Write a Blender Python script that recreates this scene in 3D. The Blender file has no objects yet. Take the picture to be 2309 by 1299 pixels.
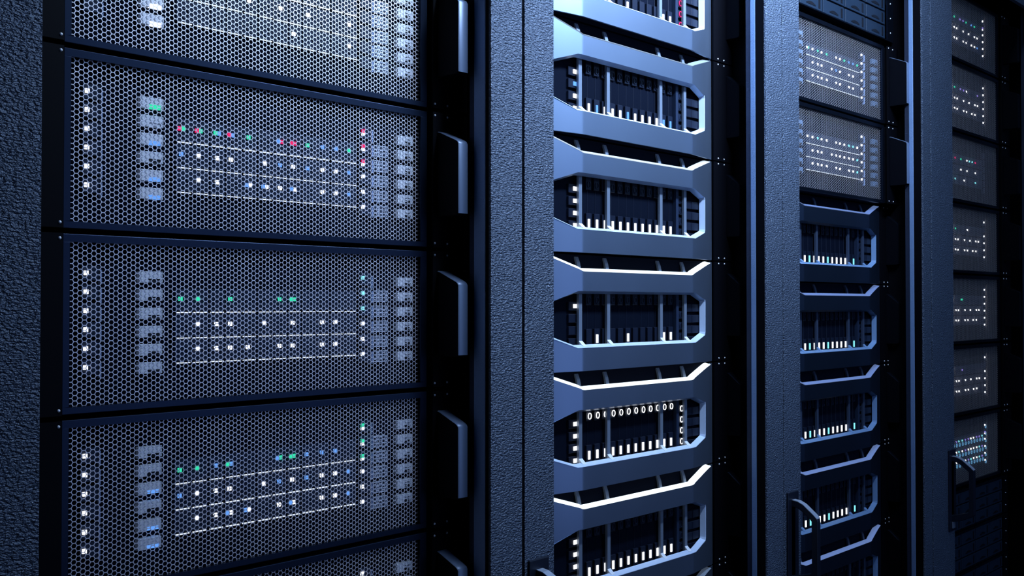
import bpy, math, random
from mathutils import Matrix, Vector
random.seed(7)
scene = bpy.context.scene
COL = scene.collection
ZC = 1.25                      # height of the lens above the floor; z values below are relative to it
RAD = math.radians

# ------------------------------------------------------------------ materials
def _mat(name):
    m = bpy.data.materials.new(name); m.use_nodes = True
    return m, m.node_tree.nodes, m.node_tree.links, m.node_tree.nodes['Principled BSDF']

def surf(name, col, rough=.4, metal=0.0, bump=None, var=0.0, vscale=8.0, spec=.5, stretch=None):
    m, n, l, b = _mat(name)
    b.inputs['Base Color'].default_value = (*col, 1)
    b.inputs['Roughness'].default_value = rough
    b.inputs['Metallic'].default_value = metal
    b.inputs['Specular IOR Level'].default_value = spec
    tc = n.new('ShaderNodeTexCoord')
    if var:
        nz = n.new('ShaderNodeTexNoise'); nz.inputs['Scale'].default_value = vscale
        nz.inputs['Detail'].default_value = 3
        l.new(tc.outputs['Object'], nz.inputs['Vector'])
        rp = n.new('ShaderNodeMapRange')
        rp.inputs['To Min'].default_value = rough - var; rp.inputs['To Max'].default_value = rough + var
        l.new(nz.outputs['Fac'], rp.inputs['Value']); l.new(rp.outputs['Result'], b.inputs['Roughness'])
    if bump:
        sc, st, dist = bump
        nz = n.new('ShaderNodeTexNoise'); nz.inputs['Scale'].default_value = sc
        nz.inputs['Detail'].default_value = 2.0; nz.inputs['Roughness'].default_value = .55
        src = tc.outputs['Object']
        if stretch:
            mp = n.new('ShaderNodeMapping'); mp.inputs['Scale'].default_value = stretch
            l.new(src, mp.inputs['Vector']); src = mp.outputs['Vector']
        l.new(src, nz.inputs['Vector'])
        bp = n.new('ShaderNodeBump'); bp.inputs['Strength'].default_value = st; bp.inputs['Distance'].default_value = dist
        l.new(nz.outputs['Fac'], bp.inputs['Height']); l.new(bp.outputs['Normal'], b.inputs['Normal'])
    return m

def glow(name, col, strength):
    m, n, l, b = _mat(name)
    b.inputs['Base Color'].default_value = (col[0]*.3, col[1]*.3, col[2]*.3, 1)
    b.inputs['Roughness'].default_value = .4
    b.inputs['Emission Color'].default_value = (*col, 1)
    # a faint unevenness of the diffuser
    tc = n.new('ShaderNodeTexCoord'); nz = n.new('ShaderNodeTexNoise'); nz.inputs['Scale'].default_value = 60
    mr = n.new('ShaderNodeMapRange'); mr.inputs['To Min'].default_value = strength*.92; mr.inputs['To Max'].default_value = strength*1.08
    l.new(tc.outputs['Object'], nz.inputs['Vector']); l.new(nz.outputs['Fac'], mr.inputs['Value'])
    l.new(mr.outputs['Result'], b.inputs['Emission Strength'])
    return m

M = {}
M['paint']   = surf('textured_cabinet_paint', (.098, .128, .185), .32, .3, bump=(470, 1.0, .0050), stretch=(.5, 1, 1))
M['inner']   = surf('smooth_cabinet_paint', (.22, .34, .58), .45, .2, bump=(700, .5, .0012))
M['brushed'] = surf('brushed_post_steel', (.03, .04, .075), .5, .5, bump=(60, .6, .0006), stretch=(1, 1, 25))
M['black']   = surf('black_paint', (.0018, .002, .004), .6, 0, var=.08, spec=.08)
M['frame']   = surf('dark_satin_frame', (.016, .024, .045), .34, .9, var=.04, vscale=20)
M['chassis'] = surf('chassis_black', (.008, .010, .016), .45, .2, bump=(400, .1, .0003))
M['board']   = surf('front_board', (.003, .005, .012), .75, 0, bump=(500, .2, .0003), spec=.03)
M['carrier'] = surf('drive_carrier_plastic', (.016, .026, .055), .45, .1, var=.06, vscale=40, spec=.3)
M['mesh']    = surf('perforated_steel', (.97, .90, .92), .42, .62, var=.05, vscale=60)
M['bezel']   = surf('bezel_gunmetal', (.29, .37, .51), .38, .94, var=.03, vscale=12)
M['bezel_shaded'] = surf('bezel_shaded_gunmetal', (.055, .085, .15), .36, .94, var=.03, vscale=12)  # darker bezel copy, dimmer reflections of the third rack painted in
M['trim_shaded'] = surf('trim_shaded_aluminium', (.20, .33, .55), .45, .1, var=.04, vscale=30)  # shaded trim copy for the third rack
M['rib_shaded'] = surf('rib_shaded_aluminium', (.05, .07, .12), .42, .3, var=.04, vscale=30)  # shaded rib copy for the third rack
M['foot']    = surf('white_rib_foot', (.92, .95, 1.0), .4, .1, var=.04, vscale=30)
M['trim']    = surf('trim_lit_aluminium', (.66, .78, .98), .45, .1, var=.04, vscale=30)  # light on sill and jambs painted in as a brighter, bluer metal
M['drive']   = surf('dark_drive_plastic', (.006, .010, .024), .4, .1, var=.06, vscale=40, spec=.35)
M['rib']     = surf('rib_aluminium', (.19, .23, .30), .42, .3, var=.04, vscale=30)
M['lit_face']  = surf('handle_lit_grey', (.14, .185, .28), .40, .2, var=.05, vscale=25)  # light painted into the top and front of the pull handles
M['handle']  = surf('handle_plastic', (.002, .0025, .005), .6, .0, var=.05, vscale=25, spec=.06)  # near-black body, shade painted into the handle sides
M['grip']    = surf('door_grip_plastic', (.012, .016, .03), .35, .1, var=.05, vscale=25)
M['lit_top']   = surf('grip_lit_top_grey', (.60, .68, .82), .35, .4, var=.05, vscale=25)  # pale top slope of the door grip, painted as if catching light
M['screw']   = surf('zinc_screw', (.95, .96, 1.0), .35, .2)
M['port']    = surf('pale_port_plastic', (.92, .95, 1.0), .5, 0, var=.06, vscale=50)
M['port_shaded']= surf('port_shaded_plastic', (.10, .16, .26), .5, 0, var=.06, vscale=50)  # darker copy of the port plastic, shade of the far racks painted in
M['grille']  = surf('grille_steel', (.75, .8, .9), .45, .3, var=.05, vscale=50)
M['slot']    = surf('slot_black', (.003, .004, .008), .5, 0)
M['tray']    = surf('drive_tray_slate', (.014, .028, .052), .45, .15, var=.05, vscale=25)
M['line']    = surf('light_guide', (.35, .45, .70), .35, 0)
M['floor']   = surf('floor_vinyl', (.012, .014, .02), .3, 0, bump=(120, .1, .0005), var=.08, vscale=3)
M['wall']    = surf('room_wall', (.012, .014, .02), .7, 0, bump=(60, .2, .001))
M['white_led'] = glow("led_white", (1, 1, 1), 1.7)
M['edge_glow']  = glow('edge_glow_white', (.85, .92, 1), .95)  # painted light for the drive edges, not a lamp
M['red_led']   = glow('led_red', (.85, .012, .13), 1.0)
M['green_led'] = glow('led_green', (.03, .80, .42), .95)
M['blue_led']  = glow('led_blue', (.13, .36, .92), .95)
M['cyan_led']  = glow('led_cyan', (.25, .85, .90), 1.1)
M['ring_blue'] = glow('led_ring_blue', (.14, .42, .72), .8)
M['violet_led']= glow('led_violet', (.35, .25, .85), .8)
M['rim_glow_off'] = glow('lit_rim_dim', (.62, .78, 1), .06)  # painted light on the bezel rims: emission stands in for caught lamp light
M['rim_glow_low'] = glow('lit_rim_low', (.62, .78, 1), .35)
M['rim_glow_mid'] = glow('lit_rim_mid', (.72, .86, 1), .9)
M['rim_glow_full']  = glow('lit_rim_bright', (.80, .93, 1), 1.7)
M['rim_glow_blue']= glow('lit_rim_blue', (.30, .46, .95), .34)
M['lamp']      = glow('lamp_diffuser', (.55, .70, 1), 2.0)

# ------------------------------------------------------------------ mesh helpers
class MB:
    def __init__(s): s.v = []; s.f = []
    def quad(s, a, b, c, d):
        i = len(s.v); s.v += [a, b, c, d]; s.f.append((i, i+1, i+2, i+3))
    def poly(s, pts):
        i = len(s.v); s.v += list(pts); s.f.append(tuple(range(i, i+len(pts))))
    def box(s, x0, x1, y0, y1, z0, z1):
        i = len(s.v)
        s.v += [(x0,y0,z0),(x1,y0,z0),(x1,y1,z0),(x0,y1,z0),(x0,y0,z1),(x1,y0,z1),(x1,y1,z1),(x0,y1,z1)]
        s.f += [(i,i+3,i+2,i+1),(i+4,i+5,i+6,i+7),(i,i+1,i+5,i+4),(i+1,i+2,i+6,i+5),(i+2,i+3,i+7,i+6),(i+3,i,i+4,i+7)]
        return s
    def prism_x(s, prof, x0, x1):           # closed (y,z) outline swept along x
        n = len(prof); i = len(s.v)
        s.v += [(x0, y, z) for y, z in prof] + [(x1, y, z) for y, z in prof]
        s.f.append(tuple(range(i, i+n))); s.f.append(tuple(range(i+2*n-1, i+n-1, -1)))
        for k in range(n):
            j = (k+1) % n
            s.f.append((i+k, i+n+k, i+n+j, i+j))
        return s
    def ring_x(s, outer, inner, x0, x1):    # loop with a hole, swept along x
        n = len(outer)
        for k in range(n):
            j = (k+1) % n
            (a, b), (c, d) = outer[k], outer[j]; (e, f), (g, h) = inner[k], inner[j]
            s.quad((x0,a,b),(x0,e,f),(x0,g,h),(x0,c,d)); s.quad((x1,a,b),(x1,c,d),(x1,g,h),(x1,e,f))
            s.quad((x0,a,b),(x0,c,d),(x1,c,d),(x1,a,b)); s.quad((x0,e,f),(x1,e,f),(x1,g,h),(x0,g,h))
        return s
    def tor(s, cx, cz, y, rx, rz, w, t=.0012, n=20):   # flat raised ring facing -y
        for k in range(n):
            a, b = 2*math.pi*k/n, 2*math.pi*(k+1)/n
            def p(ang, d, yy): return (cx+(rx+d)*math.cos(ang), yy, cz+(rz+d)*math.sin(ang))
            h = w/2
            s.quad(p(a,h,y), p(a,-h,y), p(b,-h,y), p(b,h,y))
            s.quad(p(a,h,y), p(b,h,y), p(b,h,y+t), p(a,h,y+t))
            s.quad(p(a,-h,y), p(a,-h,y+t), p(b,-h,y+t), p(b,-h,y))
        return s
    def dome(s, cx, cy, cz, r, n=10, m=4):            # screw head, dome towards -y
        rows = []
        for k in range(m+1):
            a = math.pi/2*k/m
            rows.append([(cx+r*math.cos(a)*math.cos(2*math.pi*q/n), cy-r*.8*math.sin(a), cz+r*math.cos(a)*math.sin(2*math.pi*q/n)) for q in range(n)])
        for k in range(m):
            for q in range(n):
                s.quad(rows[k][q], rows[k][(q+1)%n], rows[k+1][(q+1)%n], rows[k+1][q])
        return s
    def build(s, name, mat, parent=None, bevel=0, seg=2, smooth=None, merge=True, recalc=True):
        me = bpy.data.meshes.new(name)
        if merge:
            key = {}; idx = []; vs = []
            for v in s.v:
                k = (round(v[0], 6), round(v[1], 6), round(v[2], 6))
                if k not in key: key[k] = len(vs); vs.append(v)
                idx.append(key[k])
            fs = []
            for f in s.f:
                g = []
                for a in f:
                    b = idx[a]
                    if b not in g: g.append(b)
                if len(g) > 2: fs.append(g)
        else: vs, fs = s.v, s.f
        me.from_pydata(vs, [], fs)
        if recalc:
            import bmesh
            bm = bmesh.new(); bm.from_mesh(me); bmesh.ops.recalc_face_normals(bm, faces=bm.faces); bm.to_mesh(me); bm.free()
        me.materials.append(mat); me.update()
        if smooth:
            for p in me.polygons: p.use_smooth = True
            me.set_sharp_from_angle(angle=RAD(smooth))
        o = bpy.data.objects.new(name, me); COL.objects.link(o)
        if parent: o.parent = parent
        if bevel:
            b = o.modifiers.new('bevel', 'BEVEL'); b.width = bevel; b.segments = seg; b.limit_method = 'ANGLE'; b.angle_limit = RAD(35)
        return o

def empty(name, loc, label, cat, group=None):
    o = bpy.data.objects.new(name, None); COL.objects.link(o); o.location = loc; o.empty_display_size = .05
    o['label'] = label; o['category'] = cat
    if group: o['group'] = group
    return o

def kids(o): return [c for c in bpy.data.objects if c.parent == o]
def copy_tree(o, cm, parent=None):
    c = o.copy(); COL.objects.link(c); c.parent = parent
    for ch in cm.get(o.name, ()): copy_tree(ch, cm, c)
    return c
def child_map(root):
    cm = {}
    for o in bpy.data.objects:
        if o.parent: cm.setdefault(o.parent.name, []).append(o)
    return cm
def part_copy(mesh_ob, parent, loc=(0,0,0), mat=None):
    c = mesh_ob.copy(); COL.objects.link(c); c.parent = parent; c.location = loc
    if mat is not None and mesh_ob.data.materials[0] != mat:
        c.data = recolour(mesh_ob.data, mat)
    return c
_rc = {}
def recolour(me, mat):
    k = (me.name, mat.name)
    if k not in _rc:
        n = me.copy(); n.materials.clear(); n.materials.append(mat); _rc[k] = n
    return _rc[k]

# ------------------------------------------------------------------ room
def struct(name, mb, mat):
    o = mb.build(name, mat); o['kind'] = 'structure'; return o
struct('floor', MB().box(-2.5, 5.0, -1.8, 1.6, -.1, 0), M['floor'])
struct('ceiling', MB().box(-2.5, 5.0, -1.8, 1.6, 2.75, 2.85), M['wall'])
struct('wall_back', MB().box(-2.5, 5.0, 1.6, 1.7, 0, 2.75), M['wall'])
struct('wall_front', MB().box(-2.5, 5.0, -1.9, -1.8, 0, 2.75), M['wall'])

struct('wall_left', MB().box(-2.6, -2.5, -1.9, 1.7, 0, 2.75), M['wall'])
struct('wall_right', MB().box(5.0, 5.1, -1.9, 1.7, 0, 2.75), M['wall'])

# ------------------------------------------------------------------ cabinets
FT = 2.10          # cabinet height above the floor
BAR = .748 + ZC    # underside of the top bar
def cabinet(x0, xl, xr, x1, label, gap=(.001, .0015), name='rack_cabinet', fl=.0195):
    r = empty(name, (x0, 0, 0), label, 'server rack', 'textured grey rack cabinets')
    X = lambda v: v - x0
    g0, g1 = gap
    def P(nm, mb, m, **k): return mb.build(nm, m, r, **k)
    P('door_stile', MB().box(X(x0)+g0, X(xl), 0, .004, .03, FT), M['paint'], bevel=.0006)
    P('door_stile', MB().box(X(xr), X(x1)-g1, 0, .004, .03, FT), M['paint'], bevel=.0006)
    P('stile_shade', MB().box(X(x0)+.0036, X(xl)-.0004, .004, fl, .03, FT-.002), M['black'])  # black strip painting the shadow between stile and flange
    P('stile_shade', MB().box(X(xr)+.0004, X(x1)-.0036, .004, fl, .03, FT-.002), M['black'])
    P('top_rail', MB().box(X(xl), X(xr), .0005, .010, BAR, FT), M['paint'])
    P('bottom_rail', MB().box(X(xl), X(xr), .0005, .010, .03, .14), M['paint'])
    P('plinth', MB().box(X(x0)+.004, X(x1)-.004, .012, 1.0, 0, .03), M['black'])
    # return flanges behind the stiles, then the brushed inner post
    P('post_flange', MB().box(X(xl)-.022, X(xl), fl, .0295, .03, FT), M['inner'], bevel=.0015)
    P('post_flange', MB().box(X(xr), X(xr)+.022, fl, .0295, .03, FT), M['inner'], bevel=.0015)
    P('inner_post', MB().box(X(xr)+.0022, X(xr)+.020, .0295, .0385, .03, FT), M['brushed'])
    P('inner_post', MB().box(X(xl)-.020, X(xl)-.0022, .0295, .0385, .03, FT), M['brushed'])
    P('side_panel', MB().box(X(x0)+.003, X(x0)+.006, .0195, 1.0, .03, FT-.001), M['black'])
    P('side_panel', MB().box(X(x1)-.006, X(x1)-.003, .0195, 1.0, .03, FT-.001), M['black'])
    P('back_panel', MB().box(X(x0)+.006, X(x1)-.006, .97, 1.0, .03, FT-.001), M['black'])
    P('roof_panel', MB().box(X(x0)+.006, X(x1)-.006, .012, .97, FT-.02, FT-.001), M['black'])
    # handle on the left stile
    h = MB().box(X(x0)+.0078, X(x0)+.0436, -.0035, 0, ZC-.487, ZC-.3135).build('door_handle', M['grip'], r, bevel=.0012)
    outer = [(-.0035,-.3270),(-.014,-.3282),(-.024,-.3325),(-.042,-.3465),(-.0485,-.3525),(-.0495,-.356),(-.0495,-.4470),(-.0465,-.4510),(-.024,-.4620),(-.0035,-.4670)]
    inner = [(-.0035,-.3375),(-.012,-.3385),(-.020,-.3425),(-.036,-.3545),(-.0385,-.3575),(-.0388,-.360),(-.0388,-.4400),(-.0365,-.4430),(-.018,-.4490),(-.0035,-.4530)]
    mb = MB().ring_x([(a, b+ZC) for a, b in outer], [(a, b+ZC) for a, b in inner], X(x0)+.0195, X(x0)+.0310)
    g = mb.build('handle_grip', M['grip'], h, bevel=.0012)
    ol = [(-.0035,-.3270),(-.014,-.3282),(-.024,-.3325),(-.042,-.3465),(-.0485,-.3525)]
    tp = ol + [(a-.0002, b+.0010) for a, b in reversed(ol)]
    MB().prism_x([(a, b+ZC) for a, b in tp], X(x0)+.0193, X(x0)+.0312).build('grip_lit_top', M['lit_top'], h)
    lk = MB().box(X(x0)+.018, X(x0)+.0325, -.006, -.0035, ZC-.481, ZC-.4665).build('lock', M['rib'], h, bevel=.001)
    return r

CAB = [
 cabinet(.2986, .3539, .8775, .9336, 'nearest rack cabinet at left, holding only mesh-fronted servers seen large', gap=(.001,.0019), fl=.0095),
 cabinet(.9336, .9901, 1.5128, 1.5658, 'second rack cabinet, holding the pale blue framed servers with bright edges', gap=(.0026,.0010)),
 cabinet(1.5658, 1.6229, 2.1424, 2.1836, 'third rack cabinet, with mesh servers above dark framed servers', gap=(.0012,.0022)),
 cabinet(2.1836, 2.3018, 2.868, 2.925, 'farthest rack cabinet at right edge, wide left upright, dim mesh servers', gap=(.0025,.001)),
]
# fourth cabinet sits a little wider: its handle is further right on the broad stile
for ch in kids(CAB[3]):
    if ch.name.startswith('door_handle'): ch.location.x = .0735

# ------------------------------------------------------------------ mesh panel
def hex_mesh(w, h, p=.00491, s=.00066, d=.0005):
    mb = MB(); R = p/math.sqrt(3); cw = 1.5*R
    nx = int(w/cw)+1; nz = int(h/p)+1
    ri = R - s/math.sqrt(3)
    for i in range(nx+1):
        cx = -w/2 + i*cw
        for j in range(nz+1):
            cz = -h + (j + (.5 if i % 2 else 0))*p
            if cz > 0: continue
            o = [(cx+R*math.cos(k*math.pi/3), 0, cz+R*math.sin(k*math.pi/3)) for k in range(6)]
            q = [(cx+ri*math.cos(k*math.pi/3), 0, cz+ri*math.sin(k*math.pi/3)) for k in range(6)]
            b = len(mb.v)
            mb.v += o + q + [(x, d, z) for x, _, z in q]
            for k in range(6):
                n = (k+1) % 6
                mb.f.append((b+k, b+n, b+6+n, b+6+k))
                mb.f.append((b+6+k, b+6+n, b+12+n, b+12+k))
    return mb
HEX = hex_mesh(.421, .150).build('mesh_panel', M['mesh'], merge=False, recalc=False)
HEX2 = hex_mesh(.421, .150, s=.00031, d=.0002).build('mesh_panel', M['mesh'], merge=False, recalc=False)

# ------------------------------------------------------------------ shared small parts (built once, copied as parts)
def proto(mb, name, mat, **k):
    o = mb.build(name, mat, **k); return o
PR = {}
PR['screw'] = proto(MB().dome(0, 0, 0, .00145), 'screw', M['screw'], smooth=60)
# --- mesh server carriers (faces at local y = .0075 behind the bezel front; origin at LED centre line)
def carrier_mb():
    mb = MB().box(-.0086, .0088, .0075, .012, -.0118, .0100)
    mb.tor(.0004, .0030-.0065, .0066, .0042, .0048, .0010, .001)
    return mb
PR['carrier'] = proto(carrier_mb(), 'drive_carrier', M['carrier'], bevel=0)
PR['bar'] = proto(MB().box(-.0077, .0072, .0060, .0075, -.0139, -.0130), 'lit_edge', M['edge_glow'])  # bottom edge of each drive glows in place of reflected light
PR['led'] = proto(MB().box(-.0019, .0019, .0058, .0078, -.0020, .0020), 'status_led', M['white_led'], bevel=0)
PR['ring'] = proto(MB().tor(0, 0, 0, .0036, .0044, .0009, .0010), 'power_ring', M['white_led'])
PR['ring_small'] = proto(MB().tor(0, 0, 0, .0032, .0041, .0008, .0010), 'power_ring', M['cyan_led'])

COLR = {'w': 'white_led', 'r': 'red_led', 'g': 'green_led', 'b': 'blue_led', 'c': 'cyan_led', 'v': 'violet_led'}
LU = [-.1006,-.0817,-.0609,-.0451,-.0243,-.0044,.0143,.0311,.0495,.0696,.0877,.1062]   # led positions across the drive rows
DU0, DP = -.0972, .01874
ROWV = [-.0587, -.0840, -.1085]

MS_H = .1686
def lit_face_mb(prof, x0, x1, t=.0009, inset=.0):
    """grey cover that paints light on the sloping top and upright face of a pull handle"""
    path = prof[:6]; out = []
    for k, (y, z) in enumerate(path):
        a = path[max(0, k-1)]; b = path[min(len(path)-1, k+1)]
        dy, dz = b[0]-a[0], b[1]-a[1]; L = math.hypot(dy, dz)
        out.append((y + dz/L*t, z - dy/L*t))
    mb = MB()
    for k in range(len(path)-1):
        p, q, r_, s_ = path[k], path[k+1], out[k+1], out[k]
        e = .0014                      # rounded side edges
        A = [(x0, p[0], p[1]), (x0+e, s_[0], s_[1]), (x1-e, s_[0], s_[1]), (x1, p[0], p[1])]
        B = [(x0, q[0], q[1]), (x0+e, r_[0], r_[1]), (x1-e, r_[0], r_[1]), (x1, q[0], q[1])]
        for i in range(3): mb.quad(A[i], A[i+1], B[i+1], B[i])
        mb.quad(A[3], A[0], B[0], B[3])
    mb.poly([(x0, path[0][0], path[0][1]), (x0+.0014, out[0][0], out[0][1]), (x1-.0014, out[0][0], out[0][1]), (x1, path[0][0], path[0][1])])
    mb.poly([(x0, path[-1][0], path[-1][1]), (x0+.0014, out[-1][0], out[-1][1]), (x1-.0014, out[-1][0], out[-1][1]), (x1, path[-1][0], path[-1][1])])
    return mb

def mesh_server(cx, top, yb, rows, left='wwwwww', right='wwwwww', boxes='......', label='', far=0, rings=False, group='mesh-fronted storage servers'):
    r = empty('storage_server', (cx, yb, ZC+top), label, 'server', group)
    hb = MS_H-.0048
    # perimeter frame of the bezel
    mb = MB(); o = (-.2200, .2186, -hb, 0); i = (-.2130, .2082, -.1574, -.0072)
    mb.box(o[0], o[1], 0, .010, i[3], 0); mb.box(o[0], o[1], 0, .010, -hb, i[2])
    mb.box(o[0], i[0], 0, .010, i[2], i[3]); mb.box(i[1], o[1], 0, .010, i[2], i[3])
    b = mb.build('front_bezel', M['frame'], r, bevel=.0006 if far < 2 else 0)
    part_copy(HEX if far == 0 else HEX2, r, (0, .0042, -.0070))
    MB().box(-.2185, .2170, .0125, .62, -hb+.001, -.001).build('chassis', M['board'], r)
    # ears with screws and handle
    for sg in (-1, 1):
        a, c = (.2225, .2790) if sg > 0 else (-.2790, -.2225)
        e = MB().box(a, c, -.0064, -.0030, -hb, 0).box(a+.004, c-.002, -.0030, .02, -hb+.002, -.002).build('rack_ear', M['black'], r)
        for su in (.2224+.003, .2457):
            for sv in (-.0046, -.1610+.002):
                part_copy(PR['screw'], e, (sg*su, -.0064, sv))
        x0, x1 = (.2296, .2452) if sg > 0 else (-.2452, -.2296)
        prof = [(-.0064,-.0245),(-.010,-.0252),(-.0385,-.0372),(-.0415,-.0390),(-.0430,-.0415),(-.0430,-.1245),(-.0400,-.1265),(-.0064,-.1265)]
        if sg > 0:
            hd = MB().prism_x(prof, x0, x1).build('pull_handle', M['handle'], r, bevel=.0005)
            if far < 2: lit_face_mb(prof, x0, x1).build('handle_lit_face', M['lit_face'], hd, smooth=50)
    # left status column
    for k in range(6):
        v = -.0350 - .01745*k
        m = MB().box(-.1990, -.1815, .0080, .0125, v-.0068, v+.0068).build('status_module', M['carrier'], r) if k == 0 and 0 else None
        m = part_copy(SM['status_module'], r, (0, 0, v))
        if left[k] != '.': part_copy(PR['led'], m, (-.1954, 0, 0), M[COLR[left[k]]])
        if far < 2 and k < 6: part_copy(SM['light_guide'], r, (-.1811, 0, v-.0035))
        m = part_copy(SM['port_module'], r, (-.1318, 0, -.0377-.01755*k), M['port'] if far == 0 else M['port_shaded'])
        ch = boxes[k]
        part_copy(SM['port_slot'], m, (0, 0, 0), M['slot'] if ch == '.' else (M['port'] if ch == 'x' else M[COLR[ch]]))
        if far < 2:
            m = part_copy(SM['card_module'], r, (.1894, 0, -.0377-.01755*k), M['port'] if far == 0 else M['port_shaded'])
            part_copy(SM['card_socket'], m)
            if k < 5 and far == 0:
                part_copy(SM['vent_grille'], r, (.1522, 0, -.0720-.0175*(k-1)))
            part_copy(SM['light_guide'], r, (.1400, 0, v-.0035))
        m = part_copy(SM['link_module'], r, (0, 0, v))
        if right[k] != '.':
            part_copy(PR['led'], m, (.1265, 0, .0012), M[COLR[right[k].lower()]])
            if right[k] in 'rgv': part_copy(SM['half_led'], m, (.1265, 0, -.0025))
        if rings: part_copy(PR['ring_small'], m, (.1310, .0060, -.0030), M['ring_blue'])
    # three rows of drives
    for j, row in enumerate(rows):
        toks = row.split()
        for k in range(12):
            cxk = DU0 + DP*k
            m = part_copy(PR['carrier'], r, (cxk, 0, ROWV[j]))
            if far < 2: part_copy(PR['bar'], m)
            t = toks[k]
            if t == '.': 
                pass
            elif len(t) == 1: part_copy(PR['led'], m, (LU[k]-cxk, 0, 0), M[COLR[t]])
            else:
                part_copy(PR['led'], m, (LU[k]-cxk-.0019, 0, 0), M[COLR[t[0]]])
                part_copy(PR['led'], m, (LU[k]-cxk+.0020, 0, 0), M[COLR[t[1]]])
            if rings: part_copy(PR['ring_small'], m, (0, .0055, -.0085), M['ring_blue'])
    return r

# small sub-meshes used above
SM = {}
SM['status_module'] = MB().box(-.1990, -.1822, .0080, .0125, -.0068, .0068).build('status_module', M['carrier'])
SM['link_module'] = MB().box(.1235, .1385, .0080, .0125, -.0068, .0068).build('link_module', M['carrier'])
SM['light_guide'] = MB().box(-.0006, .0006, .0065, .0125, -.0068, .0068).build('light_guide', M['line'])
def port_mb():
    mb = MB().box(-.0120, .0120, .0062, .0125, -.0015, .0055)
    mb.box(-.0120, -.0030, .0062, .0125, -.0055, -.0015); mb.box(.0095, .0120, .0062, .0125, -.0055, -.0015); mb.box(-.0030, .0095, .0110, .0125, -.0055, -.0015)
    return mb
SM['port_module'] = port_mb().build('port_module', M['port'], bevel=.0003, seg=1)
SM['port_slot'] = MB().box(-.0028, .0093, .0072, .0110, -.0052, -.0016).build('port_slot', M['slot'])
SM['card_module'] = MB().box(-.0114, .0114, .0062, .0125, -.0052, .0052).build('card_module', M['port'], bevel=.0003, seg=1)
SM['card_socket'] = MB().box(-.0010, .0036, .0057, .0062, -.0042, -.0010).box(.0048, .0080, .0057, .0062, -.0042, -.0010).box(.0, .0085, .0057, .0062, .0012, .0018).build('card_socket', M['slot'])
g = MB()
for k in range(4): g.box(-.0096, .0096, .0065, .0125, -.0060+.0040*k-.0004, -.0060+.0040*k+.0004)
for k in range(4): g.box(-.0096+.0064*k-.0004, -.0096+.0064*k+.0004, .0067, .0125, -.0060, .0060)
SM['vent_grille'] = g.build('vent_grille', M['grille'])
SM['half_led'] = MB().box(-.0019, .0019, .0060, .0078, -.0016, .0014).build('status_led', M['white_led'])

W7 = '. w w w . w . w . w w .'
# rack 1, top to bottom
mesh_server(.6225, .4009, .0724, ['. . . . . . . . . . . .', '. . . w w . w . w . . w', '. . . . . . . w . . . w'], left='......', right='r.....', boxes='..xwww',
    label='mesh-fronted server at top left of picture, cut off by the upper edge, leftmost rack')
mesh_server(.6225, .2323, .0724, ['rg rg gb rb g . br rr g b b g', 'b w w w . w b w b w w b', '. w w . bw bw w bw . w w b'], right='rRrwWw'.replace('R','r').replace('W','w'), boxes='gxb.bb',
    label='mesh-fronted server in leftmost rack, second from top, with red and green lights')
mesh_server(.6225, .0637, .0724, ['g g . g . . g gg . . . .', W7, '. w w w w . w w . w w .'], boxes='......', right='cccwww',
    label='mesh-fronted server in leftmost rack at mid height, white lights under five green ones')
mesh_server(.6225, -.1050, .0724, ['g g b gb . . bg gg b b b .', 'b w w w . w b w b w w b', '. w w bw bw . w bw . w w b'], boxes='..b.bb', right='gggwww',
    label='mesh-fronted server in leftmost rack, lowest one fully seen, blue slots glowing at left')
mesh_server(.6225, -.2737, .0724, ['w w w w w w w w w w w w', W7, W7], rings=False, right='wwwwww',
    label='mesh-fronted server along bottom edge of picture, leftmost rack, mostly cut off')
# rack 3
mesh_server(1.9040, .5418, .0724, ['wg w g w g . w w g b b g', '. w w w . w b w . w w .', '. w w w w . w w . w w .'], left='g.b.bb', right='wwwwww', far=1,
    label='mesh-fronted server in third rack, directly under the slate drive shelf')
mesh_server(1.9025, .3745, .0724, ['w w c w w . w w w c c w', '. w w w . w w w w w w c', '. w w w w . w w . w w c'], left='cccccc', right='wwwwww', far=1,
    label='mesh-fronted server in third rack, directly above the dark framed servers')
# rack 4
R4 = [(.7446, ['g v g . v v g . b g . .', W7, '. w w w . w w . w w b .'], 'wvwwww', 'topmost'),
      (.5758, ['w w g . v v w . . . v .', W7, '. w w w . w w . w w . .'], 'wwwwww', 'second from the top'),
      (.4070, ['v c r . g . w c c r . .', '. . . . w . w . . w . .', '. c c . . w . . . c . .'], '......', 'third from the top, red and teal lights'),
      (.2382, ['. w g . . . w . . . . .', W7, '. w w w . w w . w w . .'], 'w.wwww', 'fourth from the top'),
      (.0692, ['. w . . gg . . . . . . .', W7, '. w w w . w w . w w . .'], 'wwwwww', 'third from the bottom, one green pair lit'),
      (-.0996, ['. w . . v . . . . . . .', W7, '. w w w . w w . w w . .'], 'w.wwww', 'second from the bottom')]
for t, rows, rt, lab in R4:
    mesh_server(2.587, t, .0724, rows, right=rt, far=2, label='dim mesh-fronted server in the farthest rack, ' + lab)
mesh_server(2.584, -.2684, .0724, ['w w v c c v v w w v v c', 'w w w c w v w w w w c v', 'w w w v c w v c w w c v'], right='wvwwww', far=2, rings=True,
    label='mesh-fronted server in farthest rack with rows of glowing cyan rings, above the handle')

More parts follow.
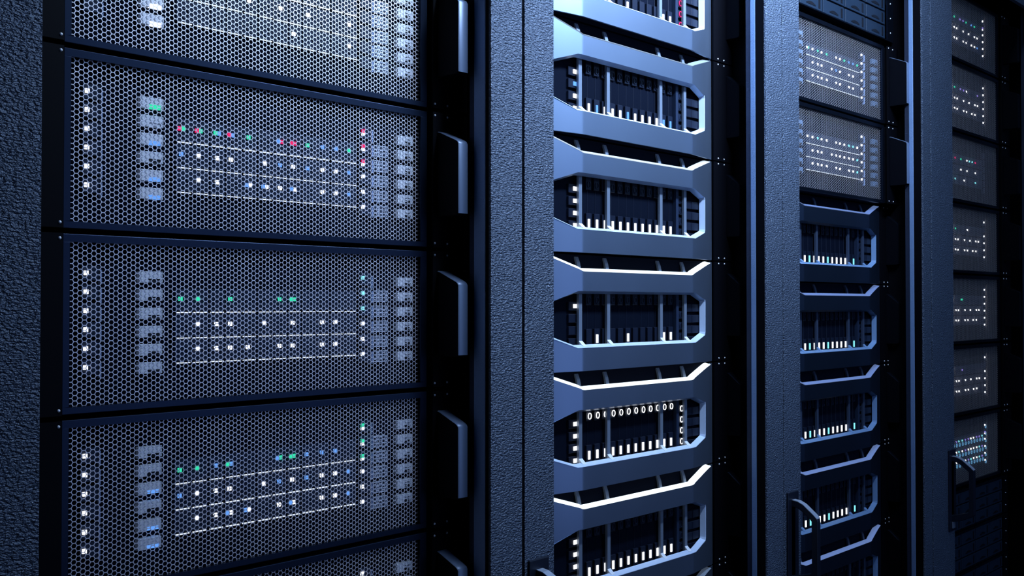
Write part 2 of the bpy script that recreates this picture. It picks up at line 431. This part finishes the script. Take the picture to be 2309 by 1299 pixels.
# ------------------------------------------------------------------ framed server (bezel with window)
FS_H = .1680
NB, NE = -.0244, -.0035          # notch floor / notch end heights
def plan(u):
    u = abs(u)
    pts = [(0,.0),(.1365,.0),(.1385,.00012),(.1405,.0004),(.1425,.0008),(.187,.0083),(.196,.0094),(.203,.0101),(.2085,.0112),(.2130,.0130),(.2165,.0160),(.2190,.0200)]
    for (a, ya), (b, yb) in zip(pts, pts[1:]):
        if u <= b: return ya + (yb-ya)*(u-a)/(b-a)
    return pts[-1][1]
NOTCH = [(0,NB),(.1340,NB),(.1385,NB+.0006),(.1430,NB+.0026),(.2030,NE),(.2031,-.0022),(.2190,-.0022)]
WT, WB = -.0536, -.1334
WINDOW = [(-.1475,WB),(.1475,WB),(.1836,WB+.0110),(.1849,WB+.0158),(.1849,WT-.0150),(.1836,WT-.0112),(.1460,WT),(-.1460,WT),(-.1912,WT-.0140),(-.1926,WT-.0180),(-.1926,WB+.0180),(-.1912,WB+.0136)]
WTOP = sorted(WINDOW[4:10]); WBOT = sorted(WINDOW[10:]+WINDOW[:4])
def seg(tab, u):
    for (a, ya), (b, yb) in zip(tab, tab[1:]):
        if a - 1e-9 <= u <= b + 1e-9: return ya + (yb-ya)*(u-a)/(b-a) if b-a > 1e-9 else yb
    return tab[-1][1]
def lin(tab, u):
    u = abs(u)
    for (a, ya), (b, yb) in zip(tab, tab[1:]):
        if u <= b + 1e-9: return ya + (yb-ya)*(u-a)/(b-a) if b > a else yb
    return tab[-1][1]
def framed_bezel():
    us = sorted({s*u for s in (-1, 1) for u in (0,.07,.1340,.1365,.1385,.1405,.1425,.1430,.1460,.1475,.166,.187,.196,.203,.2031,.2085,.2130,.2165,.2190)} | {.1836,.1849,-.1912,-.1926})
    mb = MB(); T = .0032; lo = -FS_H+.0012
    def col(a, b, za0, za1, zb0, zb1):
        ya, yb = plan(a), plan(b)
        mb.quad((a,ya,za0),(b,yb,zb0),(b,yb,zb1),(a,ya,za1))
        mb.quad((a,ya+T,za0),(a,ya+T,za1),(b,yb+T,zb1),(b,yb+T,zb0))
        mb.quad((a,ya,za1),(b,yb,zb1),(b,yb+T,zb1),(a,ya+T,za1))
        mb.quad((a,ya,za0),(a,ya+T,za0),(b,yb+T,zb0),(b,yb,zb0))
    def end(u, z0, z1):
        y = plan(u); mb.quad((u,y,z0),(u,y+T,z0),(u,y+T,z1),(u,y,z1))
    for a, b in zip(us, us[1:]):
        if a >= -.1927 and b <= .1850:
            col(a, b, lo, seg(WBOT,a), lo, seg(WBOT,b))
            col(a, b, seg(WTOP,a), lin(NOTCH,a), seg(WTOP,b), lin(NOTCH,b))
        else:
            col(a, b, lo, lin(NOTCH,a), lo, lin(NOTCH,b))
    end(.2190, lo, -.0022); end(-.2190, lo, -.0022)
    end(.1849, WB+.0158, WT-.0150); end(-.1926, WB+.0180, WT-.0180)
    window_wall(mb, True)
    return mb
def offset_loop(pts, d):
    # inward offset of a convex loop given anticlockwise
    n = len(pts); out = []
    for k in range(n):
        p0, p1, p2 = Vector(pts[k-1]), Vector(pts[k]), Vector(pts[(k+1) % n])
        e1 = (p1-p0).normalized(); e2 = (p2-p1).normalized()
        n1 = Vector((-e1.y, e1.x)); n2 = Vector((-e2.y, e2.x))
        b = (n1+n2); b = b/ b.dot(n1)
        out.append(tuple(p1 + b*d))
    return out
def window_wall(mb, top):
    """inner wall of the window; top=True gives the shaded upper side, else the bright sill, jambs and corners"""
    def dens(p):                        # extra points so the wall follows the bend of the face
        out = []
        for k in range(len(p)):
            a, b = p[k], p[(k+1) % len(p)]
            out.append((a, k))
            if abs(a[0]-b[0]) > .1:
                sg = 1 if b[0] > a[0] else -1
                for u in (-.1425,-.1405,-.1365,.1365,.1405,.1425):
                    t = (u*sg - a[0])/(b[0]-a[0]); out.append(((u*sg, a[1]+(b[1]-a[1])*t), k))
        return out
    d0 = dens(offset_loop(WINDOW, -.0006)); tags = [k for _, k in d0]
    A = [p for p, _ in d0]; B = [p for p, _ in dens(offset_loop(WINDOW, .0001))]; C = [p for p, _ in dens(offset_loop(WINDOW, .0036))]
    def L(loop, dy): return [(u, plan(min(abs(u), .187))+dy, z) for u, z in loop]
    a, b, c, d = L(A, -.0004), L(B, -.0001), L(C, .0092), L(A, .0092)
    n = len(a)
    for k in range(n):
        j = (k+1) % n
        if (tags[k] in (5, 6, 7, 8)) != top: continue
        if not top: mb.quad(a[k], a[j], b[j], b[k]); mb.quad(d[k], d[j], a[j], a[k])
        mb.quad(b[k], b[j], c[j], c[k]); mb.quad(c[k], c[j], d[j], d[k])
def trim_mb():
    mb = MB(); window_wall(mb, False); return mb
def lit_rim_mb():
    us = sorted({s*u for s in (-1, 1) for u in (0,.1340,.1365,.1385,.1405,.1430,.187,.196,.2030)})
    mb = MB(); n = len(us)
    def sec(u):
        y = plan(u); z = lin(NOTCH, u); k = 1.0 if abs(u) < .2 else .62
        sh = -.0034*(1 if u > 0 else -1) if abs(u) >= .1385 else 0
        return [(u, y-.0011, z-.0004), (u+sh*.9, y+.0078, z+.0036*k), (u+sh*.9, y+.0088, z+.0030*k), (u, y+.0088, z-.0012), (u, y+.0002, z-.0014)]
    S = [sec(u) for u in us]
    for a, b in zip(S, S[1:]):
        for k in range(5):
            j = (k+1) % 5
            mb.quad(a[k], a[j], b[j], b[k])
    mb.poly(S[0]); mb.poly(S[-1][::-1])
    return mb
SM['front_bezel'] = framed_bezel().build('front_bezel', M['bezel'], smooth=35)
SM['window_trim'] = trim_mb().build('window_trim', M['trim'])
SM['lit_rim'] = lit_rim_mb().build('lit_rim', M['rim_glow_full'])  # plain bezel rim, made to glow where light would catch it
rp = [(.0125,-.1340),(.0125,-.0560),(.0125,-.0380),(.0135,-.0250),(.0165,-.0120),(.0200,-.0040),(.0225,-.0040),(.0195,-.0130),(.0175,-.0260),(.0165,-.0400),(.0165,-.1340)]
SM['rib'] = MB().prism_x(rp, -.0036, .0036).build('rib', M['rib'])
SM['rib_foot'] = MB().prism_x([(.0125,-.1245),(.0125,-.1340),(.0040,-.1340),(.0040,-.1312),(.0070,-.1295)], -.0039, .0039).build('rib_foot', M['foot'])
def drive_mb():
    mb = MB().box(-.0062, .0060, .0178, .0215, -.1400, -.1081).box(-.0006, .0006, .0208, .0216, -.1081, -.0735)
    mb.box(-.0062, .0060, .0185, .0215, -.0735, -.0480)
    return mb
SM['drive_module'] = drive_mb().build('drive_module', M['drive'], bevel=.0004, seg=1)
SM['dark_ring'] = MB().tor(0, 0, 0, .0035, .0043, .0008, .0008).build('power_ring', M['carrier'])
SM['led_bar'] = MB().box(-.0020, .0020, .0166, .0180, -.1286, -.1164).build('led_bar', M['white_led'])
SM['side_module'] = MB().box(-.0110, .0110, .0178, .0215, -.0062, .0062).build('status_module', M['drive'], bevel=.0004, seg=1)
SM['side_led'] = MB().box(-.0062, .0062, .0166, .0180, -.0029, .0029).build('status_led', M['white_led'])
SM['mid_divider'] = MB().box(-.0035, .0035, .0150, .0215, -.1405, -.0500).build('divider', M['carrier'])
def ear_mb(sg, a, c, y):
    return MB().box(*((a, c) if sg > 0 else (-c, -a)), y, y+.003, -FS_H+.0012, -.001)
EAR = {s: ear_mb(s, .2200, .2790, .0125).build('rack_ear', M['black']) for s in (1, -1)}
hp = [(.0125,-.0210),(.0095,-.0215),(-.0108,-.0380),(-.0126,-.0392),(-.0133,-.0415),(-.0133,-.1240),(-.0110,-.1260),(.0125,-.1260)]
def handle_pair(a, b):
    out = {}
    for s in (1, -1):
        x0, x1 = (a, b) if s > 0 else (-b, -a)
        out[s] = (MB().prism_x(hp, x0, x1).build('pull_handle', M['handle'], bevel=.0005), lit_face_mb(hp, x0, x1).build('handle_lit_face', M['frame'], smooth=50))
    return out
HND = handle_pair(.2580, .2722)
EARN = {s: ear_mb(s, .2200, .2570, .0125).build('rack_ear', M['black']) for s in (1, -1)}
HNDN = handle_pair(.2440, .2560)
BOX2 = MB().box(-.2160, .2160, .0215, .64, -FS_H+.002, -.001).build('chassis', M['board'])

BU = [-.1032+.01858*k for k in range(12)]
def framed_server(cx, top, yb, bars, left, rings, colring, strip, label, ear=EAR):
    r = empty('framed_server', (cx, yb, ZC+top), label, 'server', 'servers with framed glowing bezels')
    dk = ear is not EAR
    part_copy(SM['front_bezel'], r, (0,0,0), M['bezel_shaded'] if dk else None); part_copy(SM['window_trim'], r, (0,0,0), M['trim_shaded'] if dk else None)
    part_copy(SM['lit_rim'], r, (0, 0, 0), M[strip])
    part_copy(BOX2, r)
    for u in (-.1283, -.0636, .0691, .1352):
        b = part_copy(SM['rib'], r, (u, 0, 0), M['rib_shaded'] if dk else None); part_copy(SM['rib_foot'], b, (0,0,0), M['trim_shaded'] if dk else None)
    for k in range(12):
        d = part_copy(SM['drive_module'], r, (BU[k]+.0008, 0, 0))
        if bars[k] != '.': part_copy(SM['led_bar'], d, (-.0008, 0, 0), M[COLR[bars[k]]])
        if rings: part_copy(PR['ring'], d, (0, .0163, -.0662), M[COLR[rings]])
        else: part_copy(SM['dark_ring'], d, (0, .0172, -.0662))
    part_copy(SM['mid_divider'], r, (.1165, 0, 0))
    for k in range(4):
        v = -.0749-.0174*k
        d = part_copy(SM['side_module'], r, (-.1370, 0, v))
        if left[k] != '.': part_copy(SM['side_led'], d, (.0050, 0, 0), M[COLR[left[k]]])
        v2 = -.0719-.0175*k
        d = part_copy(SM['side_module'], r, (.1300, 0, v2))
        if colring != '.': part_copy(PR['ring'], d, (0, .0163, 0), M[COLR[colring]])
        else: part_copy(SM['dark_ring'], d, (0, .0172, 0))
        part_copy(SM['side_module'], r, (.1730, 0, v2-.0065))
        part_copy(SM['side_module'], r, (.1545, .0006, v2-.0065))
    for sg in (1, -1):
        e = part_copy(ear[sg], r)
        for su in (.2332, .2511):
            for sv in (-.0042, -FS_H+.0052): part_copy(PR['screw'], e, (sg*su, .0125, sv))
        hb, hc = (HND if ear is EAR else HNDN)[sg]; part_copy(hc, part_copy(hb, r))
    return r
T2 = .0718
F2 = [
 (T2+.1680*3, '.....w....ww', '....', None, 'r', 'rim_glow_off', 'pale framed server cut off by the top edge, with red rings, second rack'),
 (T2+.1680*2, 'wbwwwbwwwwbb', 'wbww', None, '.', 'rim_glow_low', 'pale framed server with white and blue bars, second rack, topmost fully seen'),
 (T2+.1680,   'wwwwwwwwwwww', 'wwww', None, '.', 'rim_glow_mid', 'framed server with all bars white and no rings, just above mid height, second rack'),
 (T2,         '.w...w....ww', 'w...', None, '.', 'rim_glow_full', 'framed server with only four bars lit, middle of second rack'),
 (T2-.1680,   'wwwwwwwwwwww', 'wwww', 'w', 'w', 'rim_glow_full', 'framed server with a row of white glowing rings, lower part of second rack'),
 (T2-.1680*2, 'wwwwwwwwwwww', 'wwww', None, '.', 'rim_glow_full', 'framed server at bottom of second rack, window cut by picture edge'),
 (T2-.1680*3, '............', '....', None, '.', 'rim_glow_off', 'dark framed server of second rack, only its top right corner in picture'),
]
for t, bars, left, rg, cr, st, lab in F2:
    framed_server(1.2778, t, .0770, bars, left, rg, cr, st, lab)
F3 = [(.2088,'wcwwwcwwww.c','topmost of the dark framed ones'),(.0416,'wcwwwcwwww.c','second of the dark framed ones, at eye level'),
      (-.1256,'wcwwwcwwww.c','third of the dark framed ones'),(-.2928,'wcwwwcwwww.c','fourth of the dark framed ones, behind the handle'),(-.4600,'wwwwwwwwwwww','lowest, cut off by the picture edge')]
for t, bars, lab in F3:
    framed_server(1.9210, t, .0770, bars, '....', None, '.', 'rim_glow_blue', 'dark framed server in third rack, ' + lab, EARN)

# ------------------------------------------------------------------ drive shelves
def tray_proto():
    t = MB().box(-.0440, .0440, 0, .004, -.0275, -.0012).build('drive_tray', M['tray'], bevel=.0008)
    f = MB().box(.0275, .0345, -.0006, 0, -.0235, -.0050).build('latch_slot', M['slot'], t)
    pr = [(x/10*.036-.020, -.0205+.004*math.sin(math.pi*x/10)) for x in range(11)]
    mb = MB()
    for (a, za), (b, zb) in zip(pr, pr[1:]):
        mb.quad((a,-.0006,-.0225),(b,-.0006,-.0225),(b,-.0006,zb),(a,-.0006,za)); mb.quad((a,-.0006,za),(b,-.0006,zb),(b,0,zb),(a,0,za))
        mb.quad((a,-.0006,-.0225),(a,0,-.0225),(b,0,-.0225),(b,-.0006,-.0225))
    mb.build('finger_recess', M['slot'], t)
    return t
TR = tray_proto()
TRK = [o for o in bpy.data.objects if o.parent == TR]
def shelf(cx, top, label):
    r = empty('drive_shelf', (cx, .075, ZC+top), label, 'drive shelf', 'drive shelves')
    h = .0985
    mb = MB().box(-.2400, .2400, .0045, .55, -h+.002, -.001)
    mb.box(-.2400, .2400, -.001, .0045, -.0068, -.001); mb.box(-.2400, .2400, -.001, .0045, -h+.002, -h+.0042)
    mb.build('chassis', M['frame'], r)
    for j in range(3):
        for k in range(5):
            t = part_copy(TR, r, (-.185+.0925*k, 0, -.0072-.0295*j))
            for c in TRK: part_copy(c, t)
    for sg in (-1, 1):
        a, b = (.2405, .2680) if sg > 0 else (-.2680, -.2405)
        e = MB().box(a, b, -.001, .002, -h+.002, -.001).build('rack_ear', M['frame'], r)
        for q in range(3): part_copy(PR['screw'], e, (sg*.254, -.001, -.0155-.0312*q))
    return r
shelf(1.9040, .6535, 'slate drive shelf with tray rows at top of the third rack')
for k, w in enumerate(('directly under the ringed mesh server', 'middle of the three low ones', 'lowest of the three')):
    shelf(2.586, -.4405-.0985*k, 'nearly black drive shelf at lower right in farthest rack, ' + w)

# remove the loose prototypes
for o in list(PR.values()) + list(SM.values()) + list(EAR.values()) + list(EARN.values()) + [o for d in (HND, HNDN) for t in d.values() for o in t] + [BOX2, HEX, HEX2] + TRK + [TR]:
    bpy.data.objects.remove(o)

# ------------------------------------------------------------------ lights
def ceiling_light(x, y, lx, ly, energy, col, label, tilt=(0,0,0)):
    r = empty('ceiling_light', (x, y, 2.75), label, 'ceiling light', 'ceiling lights')
    mb = MB(); w, d, t = lx/2+.02, ly/2+.02, .03
    mb.box(-w, w, -d, -d+.02, -t, 0); mb.box(-w, w, d-.02, d, -t, 0); mb.box(-w, -w+.02, -d+.02, d-.02, -t, 0); mb.box(w-.02, w, -d+.02, d-.02, -t, 0)
    mb.build('light_frame', M['frame'], r)
    MB().box(-w+.02, w-.02, -d+.02, d-.02, -.012, 0).build('diffuser', M['lamp'], r)
    L = bpy.data.lights.new('ceiling_lamp', 'AREA'); L.shape = 'RECTANGLE'; L.size = lx; L.size_y = ly; L.energy = energy; L.color = col
    o = bpy.data.objects.new('ceiling_lamp', L); COL.objects.link(o); o.location = (x, y, 2.715); o.rotation_euler = tilt
    return o
def pendant(x, y, z, lx, ly, energy, col, tilt, label):
    r = empty('hanging_light', (x, y, z), label, 'hanging light')
    w, d = lx/2+.015, ly/2+.015
    mb = MB().box(-w, w, -d, d, .012, .045); mb.box(-w, w, -d, -d+.008, -.006, .012); mb.box(-w, w, d-.008, d, -.006, .012)
    mb.build('light_housing', M['frame'], r)
    MB().box(-w+.01, w-.01, -d+.009, d-.009, .004, .012).build('diffuser', M['lamp'], r)
    for sx in (-1, 1): MB().box(sx*(w-.1)-.002, sx*(w-.1)+.002, -.002, .002, .045, 2.75-z).build('suspension_rod', M['frame'], r)
    L = bpy.data.lights.new('hanging_lamp', 'AREA'); L.shape = 'RECTANGLE'; L.size = lx; L.size_y = ly; L.energy = energy; L.color = col
    o = bpy.data.objects.new('hanging_lamp', L); COL.objects.link(o); o.location = (x, y, z-.010); o.rotation_euler = (RAD(tilt), 0, 0); L.spread = RAD(122)
ceiling_light(1.5, -.27, 1.5, .10, 5.5, (.50, .69, 1), 'slim ceiling downlight strip close above the rack fronts')
pendant(1.36, -.56, 2.28, .7, .24, 58, (.50, .69, 1), 78, 'long hanging light over the aisle before the second rack')
def fill_panel(x, z, lx, lz, energy, col, label):  # added area light, unseen, for reflections and fill on the racks
    r = empty('fill_panel', (x, -1.8, z), label, 'added fill light')
    MB().box(-lx/2-.02, lx/2+.02, 0, .03, -lz/2-.02, lz/2+.02).build('light_housing', M['frame'], r, bevel=.004)
    L = bpy.data.lights.new('fill_lamp', 'AREA'); L.shape = 'RECTANGLE'; L.size = lx; L.size_y = lz; L.energy = energy; L.color = col
    o = bpy.data.objects.new('fill_lamp', L); COL.objects.link(o); o.location = (x, -1.765, z); o.rotation_euler = (RAD(90), 0, 0)
    return o
fill_panel(2.35, ZC+1.00, 2.2, .75, 9, (.30, .54, 1), 'wide added fill panel, out of view, high on the wall facing the racks')
fill_panel(1.75, ZC-.10, 1.5, 1.1, 4.6, (.30, .47, 1), 'lower blue added fill panel, out of view, on the wall facing the racks')
w = bpy.data.worlds.new('world'); scene.world = w; w.use_nodes = True
w.node_tree.nodes['Background'].inputs[0].default_value = (.03, .06, .16, 1)
w.node_tree.nodes['Background'].inputs[1].default_value = .1

# ------------------------------------------------------------------ camera
phi = RAD(46.4); th = math.atan(36/2357.)
F = Vector((math.sin(phi)*math.cos(th), math.cos(phi)*math.cos(th), math.sin(th)))
Rr = Vector((math.cos(phi), -math.sin(phi), 0)); U = Rr.cross(F)
cam = bpy.data.cameras.new('camera'); co = bpy.data.objects.new('camera', cam); COL.objects.link(co)
m = Matrix((Rr, U, -F)).transposed().to_4x4(); m.translation = Vector((0, -.87, ZC)); co.matrix_world = m
cam.sensor_width = 36; cam.lens = 2357/2309*36; cam.clip_start = .02
scene.camera = co
scene.view_settings.view_transform = 'Standard'; scene.view_settings.look = 'None'
scene.view_settings.exposure = 0.0; scene.view_settings.gamma = 1.0; scene.view_settings.use_curve_mapping = False
